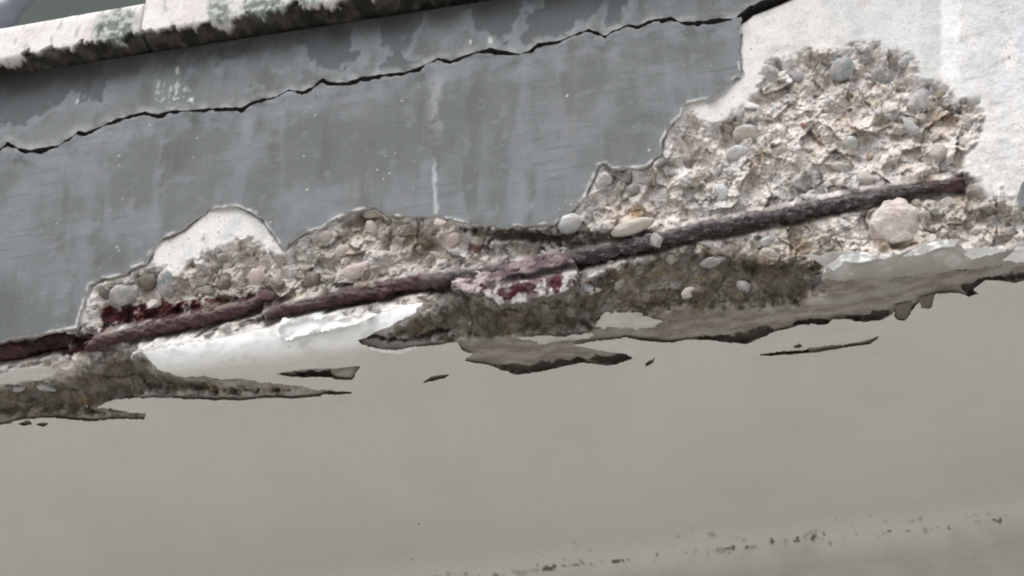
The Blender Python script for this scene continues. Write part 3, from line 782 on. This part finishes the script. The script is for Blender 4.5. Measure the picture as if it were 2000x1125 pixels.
for v in LUMP.vertices:
    v.co *= 1 + .10 * mnoise.noise(v.co * 3.3) + .06 * mnoise.noise(v.co * 9)
PM['lump'] = flat_mat('pebble_lump', (.64, .545, .49), (.80, .74, .71), .95, 3, .6, .02)
lump_o = put_pebble(1738, 440, 116, 116, 'lump', True, 1.1, 40)
lump_o.data = LUMP
LUMP.materials.clear(); LUMP.materials.append(PM['lump'])
lump_o.scale.z *= .75
lump_o['label'] = 'large pinkish lump of mortar under the bar at the right'
kinds = ['mortar'] * 7 + ['tan', 'grey', 'grey', 'cream', 'pale', 'bluegrey', 'white', 'pink', 'dark', 'brown', 'lavender']
cnt, tries = 0, 0
taken = [(s[0], s[1], max(s[2], s[3]) * .5) for s in SEEN]
cand = np.argwhere((s_rough > 12) & (PX > -60) & (PX < 2060) & (s_sof < -8))
while cnt < 95 and tries < 6000:
    tries += 1
    i, j = cand[rng.integers(len(cand))]
    px_, py_ = PXC[i, j], PYC[i, j]
    w_ = float(rng.lognormal(2.8, .38)); w_ = min(max(w_, 11), 44)
    if any((px_ - a) ** 2 + (py_ - b) ** 2 < (c + w_ * .45) ** 2 for a, b, c in taken):
        continue
    inb = min(float(np.min(np.hypot(PX_[0] - px_, PX_[1] - py_))) for PX_ in [project(np.array([p[:-1] * .5 + p[1:] * .5, p[:-1]]).reshape(-1, 3)) for p, _ in BARS])
    if inb < 22:
        continue
    k = random.choice(kinds)
    if s_dirt_shade[i, j] > 0 and rng.random() < .75:
        continue
    if s_dirt_shade[i, j] > 0:
        k = random.choice(['clod', 'clod', 'brown', 'tan', 'grey'])
    put_pebble(px_, py_, w_, w_ * random.uniform(.55, .9), k, True, random.uniform(-.2, .3))
    taken.append((px_, py_, w_ * .5)); cnt += 1

# ================================================================== reinforcing bars
def tube(path, r, ring=28, step=.0007, lump=.42, seed=0, ribs=True, taper=False):
    seg = np.linalg.norm(np.diff(path, axis=0), axis=1)
    s = np.concatenate([[0], np.cumsum(seg)])
    n = int(s[-1] / step)
    u = np.linspace(0, s[-1], n)
    P = np.stack([np.interp(u, s, path[:, k]) for k in range(3)], -1)
    P[:, 2] += .0007 * perlin(u * 55 + seed, u * 0) + .0004 * perlin(u * 140 + seed, u * 0 + 3)
    P[:, 1] += .0006 * perlin(u * 45 + seed, u * 0 + 7)
    ker = np.ones(25) / 25
    for k in range(3):
        pad = np.concatenate([2 * P[0, k] - P[12:0:-1, k], P[:, k], 2 * P[-1, k] - P[-2:-14:-1, k]])
        P[:, k] = np.convolve(pad, ker, 'valid')
    tan = np.gradient(P, axis=0); tan /= np.linalg.norm(tan, axis=1, keepdims=True)
    up0 = np.array([0, -.64, -.77]); a1 = np.cross(tan, up0); a1 /= np.linalg.norm(a1, axis=1, keepdims=True)
    a2 = np.cross(a1, tan)
    th = np.linspace(0, 2 * np.pi, ring, endpoint=False)
    U, TH = np.meshgrid(u, th, indexing='ij')
    yy = np.cos(TH) * .01 + seed; zz = np.sin(TH) * .01
    nz = fbm(U + zz, yy, 45, 4, 200 + seed) + .5 * fbm(U - yy, zz, 200, 3, 210 + seed)
    rr = r * (1 + lump * nz) * (1 + .22 * perlin(U * 38 + seed, U * 0 + 5) + .10 * perlin(U * 110, TH * 0 + 2))
    if taper:
        rr *= .74 + .32 * sst(.0, .30, U / s[-1])
    if ribs:
        ph = (U / .0075 + TH / (2 * np.pi) * 1.0) % 1.0
        rr += r * .10 * sst(.30, .5, ph) * sst(.95, .7, ph)
    endf = np.minimum(np.minimum(U, s[-1] - U) / (r * 2.2), 1)
    rr *= np.sqrt(np.clip(1 - (1 - endf) ** 2, .06, 1))
    V = P[:, None, :] + rr[..., None] * (np.cos(TH)[..., None] * a1[:, None, :] + np.sin(TH)[..., None] * a2[:, None, :])
    idx = np.arange(n * ring).reshape(n, ring)
    Q = np.stack([idx[:-1], np.roll(idx[:-1], -1, 1), np.roll(idx[1:], -1, 1), idx[1:]], -1).reshape(-1, 4)
    return V.reshape(-1, 3), Q, [list(idx[0][::-1]), list(idx[-1])], U.ravel() / s[-1], TH.ravel(), nz.ravel(), V
def bar(path, r, seed, label, cols, name='reinforcing_bar', dust=.5, **kw):
    V, Q, caps, u, th, nz, _ = tube(path, r, seed=seed, **kw)
    c = lerp(np.zeros((len(V), 3)) + cols[0], cols[1], sst(-.4, .5, nz))
    n3 = fbm(u * 3 + th * .05, th * .35, 9, 4, 230 + seed)
    c = lerp(c, cols[2], sst(.1, .6, n3) * .8)
    c = lerp(c, (.42, .38, .37), dust * sst(.25, .75, fbm(u * 6 + 3, th * .4, 14, 4, 240 + seed)))
    if seed == 1:
        c = lerp(c, (.09, .025, .018), sst(.08, .0, u + .04 * n3) * .55)
        c = lerp(c, lerp(np.zeros((len(V), 3)) + redrust[0], redrust[1], sst(-.4, .5, nz)), sst(.72, .92, u + .1 * n3))
    root = thing(name, label, 'rebar', tuple(path[len(path) // 2]), 'rusty reinforcing bars in the spalled slab edge')
    o = mesh_np('bar', V - path[len(path) // 2], Q, caps, [M_rust], c, None, None, root)
    return root, path[len(path) // 2]
greyrust = ((.030, .023, .024), (.088, .074, .079), (.032, .015, .013))
redrust = ((.040, .013, .014), (.082, .036, .036), (.020, .008, .009))
b0, org0 = bar(BARS[0][0], BARS[0][1], 1, 'long dark grey rusty bar rising to the right across the pebbly concrete', greyrust, dust=.45, taper=True)
bar(BARS[1][0], BARS[1][1], 2, 'short red brown bar stub ending in a pale tip, above the lifted white paint', redrust, dust=.12)
bar(BARS[2][0], BARS[2][1], 3, 'dark red rusty bar just left of the stub, its bent end pointing down', redrust, dust=.15)
bar(BARS[3][0], BARS[3][1], 4, 'dark bar half hidden in the slot under the grey face at far left', redrust, dust=.1)
# swollen rust scale on the long bar: a lumpy crust with white crumbs along its lower side
XX, TT = np.meshgrid(axis([(-.06, .06, .0005)]), axis([(-.005, .075, .0005)]), indexing='ij')
px_, py_ = project(W(XX, TT, roof(TT) - .006))
SCALE = [(876, 546), (905, 533), (940, 522), (1000, 510), (1050, 500), (1085, 496), (1112, 498), (1122, 512), (1128, 540), (1118, 556), (1092, 574), (1050, 580), (1012, 596), (972, 592), (950, 577), (905, 570), (882, 562)]
w2 = fbm(XX, TT, 150, 4, 251)
s_ = sdf_poly(px_, py_, SCALE) + w2 * 6
g1, g2, g3 = fbm(XX, TT, 60, 3, 252), fbm(XX * .6, TT * 1.4, 130, 3, 253), fbm(XX, TT, 420, 3, 254)
yc = 556 - (px_ - 876) * .19          # axis of the bar inside the crust
F1, F2, ID, fc_ = worley(XX + .001 * g1, TT, .0055, 31, True)
nn = roof(TT) - .0075 + .0055 * np.sqrt(np.clip(s_, 0, 40) / 40) + .0014 * g1 + .0012 * fc_ + .0005 * g3
groove = sst(11, 3, np.abs(py_ - yc - 14 - 5 * g1)) * sst(960, 1010, px_)
nn = nn - .0045 * groove
c = lerp(np.zeros(XX.shape + (3,)) + (.12, .085, .092), (.25, .20, .205), sst(-.4, .5, g2 + .4 * g3))
c = lerp(c, (.58, .50, .49), sst(1000, 900, px_ + 90 * g1) * sst(-.5, .2, g2) * .85)
low = sst(14, 26, py_ - yc + 8 * g1)
wx, wy = px_ + 14 * g1, py_ + 9 * g2
rg = fbm(XX, TT, 140, 3, 257)
for bx_, by_, rx_, ry_ in ((983, 578, 20, 9), (1018, 563, 18, 15), (1082, 553, 26, 14), (1050, 566, 11, 9), (940, 562, 10, 6)):
    c = lerp(c, (.075, .013, .018), .92 * sst(1.3, .7, np.hypot((wx - bx_) / rx_, (wy - by_) / ry_) + .45 * rg))
    c = lerp(c, (.035, .012, .014), .7 * sst(1.3, .7, np.hypot((wx - bx_) / rx_, (wy - by_) / ry_)) * sst(.1, .5, g3))
white_ = sst(.05, .40, fbm(XX, TT, 120, 4, 256) + .45 * sst(18, 4, s_ + 11 * g2) - .12) * sst(6, 24, py_ - yc + 8 * g1)
c = lerp(c, (.60, .575, .555), white_ * .9)
c = lerp(c, (.025, .018, .018), groove * .8)
c = lerp(c, (.50, .49, .45), sst(980, 1040, px_) * sst(-22, -30, py_ - yc + 4 * g1) * .8)
layer('rust_scale', W(XX, TT, nn) - org0, s_, c, [M_core, M_rimd], np.array([0, .008, .002]), b0)['label'] = 'swollen purple grey scale with white crumbs'

# ================================================================== coping stones
z_top1 = hit_y(135, 37, YC)[2] + .006
x_j = hit_y(272, 60, YC)[0]
def coping(name, label, x0, x1, zt, dy, dz, seed, step=.0008):
    x = axis([(x0, x1, step)])
    hgt = (zt - (zc + dz)) * math.cos(PHI)
    t = axis([(-.031, -.0, .0009), (.0, hgt, .0009)])
    XX, TT = np.meshgrid(x, t, indexing='ij')
    k = .006
    g1 = fbm(XX, TT, 22, 4, seed); g2 = fbm(XX * 1.5, TT * .6, 75, 4, seed + 1); g3 = fbm(XX, TT, 300, 3, seed + 2)
    F1, F2, ID = worley(XX, TT * .6, .018, seed + 3)
    chip = sst(.0012, -.0006, TT - .0050 * fbm(XX - .4 * TT, XX * 0, 60, 4, seed + 4) - .008 * (ID - .6) - .0030 * fbm(XX - .5 * TT, TT * .4, 130, 3, seed + 5) - .0015 * g3)
    nn = roof(TT, k) + .0008 * g1 + .0006 * g2 * sst(-.01, .02, TT) + .0003 * g3
    nn -= chip * (.0050 + .004 * ID + .003 * g1 + .0028 * g2 + .0008 * g3) * sst(-.031, -.016, TT)
    # rounded top edge and joint ends
    e = np.minimum(hgt - TT, np.minimum(XX - x0, x1 - XX) * 1.3)
    nn -= .004 * (1 - np.sqrt(np.clip(1 - (1 - np.clip(e / .006, 0, 1)) ** 2, 0, 1)))
    P = W(XX, TT, nn, YC + dy, zc + dz)
    P[..., 2] += RISE * (XX - hit_y(300, 64, YC)[0])
    px, py = project(P)
    lime = lerp(np.zeros(XX.shape + (3,)) + (.66, .62, .60), (.74, .71, .695), sst(-.4, .4, g1))
    lime = lerp(lime, (.40, .39, .37), sst(.35, .75, fbm(XX * 1.6, TT * .7, 120, 3, seed + 6)) * .75)
    li = np.zeros(XX.shape)
    for cx, cy, rx, ry in ((232, 60, 46, 50), (430, 20, 26, 30), (520, 15, 60, 26), (600, -5, 30, 20), (-60, 70, 30, 40), (760, -40, 60, 40), (1100, -90, 50, 40), (1500, -150, 80, 50)):
        li = np.maximum(li, sst(1.25, .5, np.hypot((px - cx) / rx, (py - cy) / ry) + .35 * g2))
    lc = lerp(np.zeros(XX.shape + (3,)) + (.14, .17, .145), (.42, .47, .43), sst(-.1, .35, fbm(XX, TT, 170, 4, seed + 8)))
    lc = lerp(lc, (.07, .08, .07), sst(.35, .6, fbm(XX, TT, 140, 3, seed + 9)) * .8)
    col = lerp(lime, lc, li * .95)
    under = lerp(np.zeros(XX.shape + (3,)) + (.028, .026, .021), (.085, .076, .064), sst(-.3, .7, fbm(XX, TT, 90, 4, seed + 11)))  # underside near black: shade below the stone put into its colour
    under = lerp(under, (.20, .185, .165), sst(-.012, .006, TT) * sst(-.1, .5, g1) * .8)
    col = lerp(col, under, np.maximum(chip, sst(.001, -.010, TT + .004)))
    V = [P.reshape(-1, 3)]; C = [col.reshape(-1, 3)]
    nx, nt = XX.shape
    idx = np.arange(nx * nt).reshape(nx, nt)
    top = P[:, -1] + (0, .33, 0); bot = P[:, 0] + (0, .2, .0)
    V += [top, bot]; C += [col[:, -1], col[:, 0]]
    it = nx * nt + np.arange(nx); ib = it + nx
    Q = [np.stack([idx[:-1, :-1], idx[1:, :-1], idx[1:, 1:], idx[:-1, 1:]], -1).reshape(-1, 4),
         np.stack([idx[:-1, -1], idx[1:, -1], it[1:], it[:-1]], -1), np.stack([ib[:-1], ib[1:], idx[1:, 0], idx[:-1, 0]], -1)]
    caps = [[int(ib[0])] + [int(v) for v in idx[0]] + [int(it[0])], [int(it[-1])] + [int(v) for v in idx[-1][::-1]] + [int(ib[-1])], ]
    V = np.concatenate(V)
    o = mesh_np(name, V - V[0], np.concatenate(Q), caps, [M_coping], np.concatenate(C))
    o.location = V[0]
    tag(o, label, 'coping', 'pale coping stones along the top of the slab edge')
    return o
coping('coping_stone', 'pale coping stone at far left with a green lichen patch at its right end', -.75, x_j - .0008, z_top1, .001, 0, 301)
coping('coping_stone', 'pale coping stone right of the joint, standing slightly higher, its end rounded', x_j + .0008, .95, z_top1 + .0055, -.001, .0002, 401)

# ================================================================== wall below, far wall, pole, ground
yw = hit_z(1500, 1052)[1] + .006
LC, NC = .060, 40          # the joint is a soft trowelled cove whose curve tightens towards the wall
sa = np.linspace(0, LC, NC); an = math.pi / 2 * (sa / LC) ** 2.2
dy_ = np.concatenate([[0], np.cumsum(np.cos(an[1:]) * LC / (NC - 1))]); dz_ = np.concatenate([[0], np.cumsum(np.sin(an[1:]) * LC / (NC - 1))])
xw = axis([(-1.6, -.4, .02), (-.4, .5, .0009), (.5, 1.6, .02)])
zz = np.concatenate([.00004 - dz_, .00004 - dz_[-1] - np.arange(.0008, .06, .0008), [-.12, -.2, -.4, -.8, -2.7]])
yy = np.concatenate([yw - dy_[-1] + dy_, np.full(len(zz) - NC, yw)])
XX, K = np.meshgrid(xw, np.arange(len(zz)), indexing='ij')
P = np.stack([XX, yy[K], zz[K]], -1)
wn1 = fbm(XX, zz[K], 30, 4, 501); wn2 = fbm(XX, zz[K], 130, 4, 502)
P[..., 1] += .0005 * wn1 * (K > NC)
px, py = project(P)
cw = lerp(np.zeros(XX.shape + (3,)) + (.56, .54, .50), (.51, .49, .45), sst(-.4, .6, wn1))
cw = lerp(cw, (.49, .475, .42), sst(.1, .6, fbm(XX, zz[K], 9, 2, 503)) * .6)
cw = lerp(cw, (.612, .597, .565), sst(34, 20, K + 3 * wn1))
line = np.abs(zz[K] + dz_[-15] - .0012 * wn1)
ar = np.cumsum(np.concatenate([[0], np.hypot(np.diff(yy), np.diff(zz))]))[K]
spot = sst(.28, .52, fbm(XX * .8, ar, 190, 3, 504) * .8 + .75 * fbm(XX, ar * 0, 22, 2, 505) - line * 150)
spot = np.maximum(spot, .45 * sst(.30, .7, fbm(XX, ar, 110, 4, 506) + .4 * fbm(XX, ar * 0, 15, 2, 507) - line * 70))
cw = lerp(cw, (.05, .045, .035), spot * .85)
idx = np.arange(XX.size).reshape(XX.shape)
Q = np.stack([idx[:-1, :-1], idx[:-1, 1:], idx[1:, 1:], idx[1:, :-1]], -1).reshape(-1, 4)
M_wall = vcol_mat('wall_paint', 0.75, 0.05, 300, 0.2, 200, 0.0008)
o = mesh_np('wall', P.reshape(-1, 3), Q, [], [M_soffit], cw.reshape(-1, 3))
tag(o, 'beige wall meeting the slab underside, spotted with mould along the joint', 'wall')

M_far = flat_mat('far_render', (.060, .078, .070), (.072, .090, .082), .8, 3, .1)
bm = bmesh.new()
box_bm(bm, -3, 3, 1.6, 1.75, .301, 4.2)
o = bm_obj('wall', bm, M_far)
tag(o, 'plain dark grey green wall above and behind the coping', 'wall')
# upright of the railing, leaning in the corner
pa, pb = hit_y(-30, 78, .12), hit_y(75, -60, .12)
d = (pb - pa)
pl = np.array([pa - d * .15, pa, pb, pb + d * 4])
V, Q, caps, u, th, nz, _ = tube(pl, .0135, ring=32, step=.004, lump=.0, seed=3, ribs=False)
root = thing('railing_brace', 'slanted blue grey metal railing brace in the upper left corner', 'railing', tuple(pl[0]))
M_pole = flat_mat('pole_paint', (.15, .165, .20), (.19, .205, .24), .45, 30, .1, spec=.5)
mesh_np('tube', V - pl[0], Q, caps, [M_pole], None, None, None, root)
bm = bmesh.new()
bmesh.ops.create_cone(bm, cap_ends=True, segments=32, radius1=.03, radius2=.03, depth=.008, matrix=Matrix.Translation((0, 0, -.004)))
bm_obj('base_plate', bm, M_pole, root)

M_ground = flat_mat('paving', (.34, .335, .32), (.44, .435, .42), .9, 1.5, .2, .01)
bm = bmesh.new()
s = 60
bm.faces.new([bm.verts.new(c) for c in ((-s, -s, -2.7), (s, -s, -2.7), (s, s, -2.7), (-s, s, -2.7))])
tag(bm_obj('ground', bm, M_ground), kind='structure')
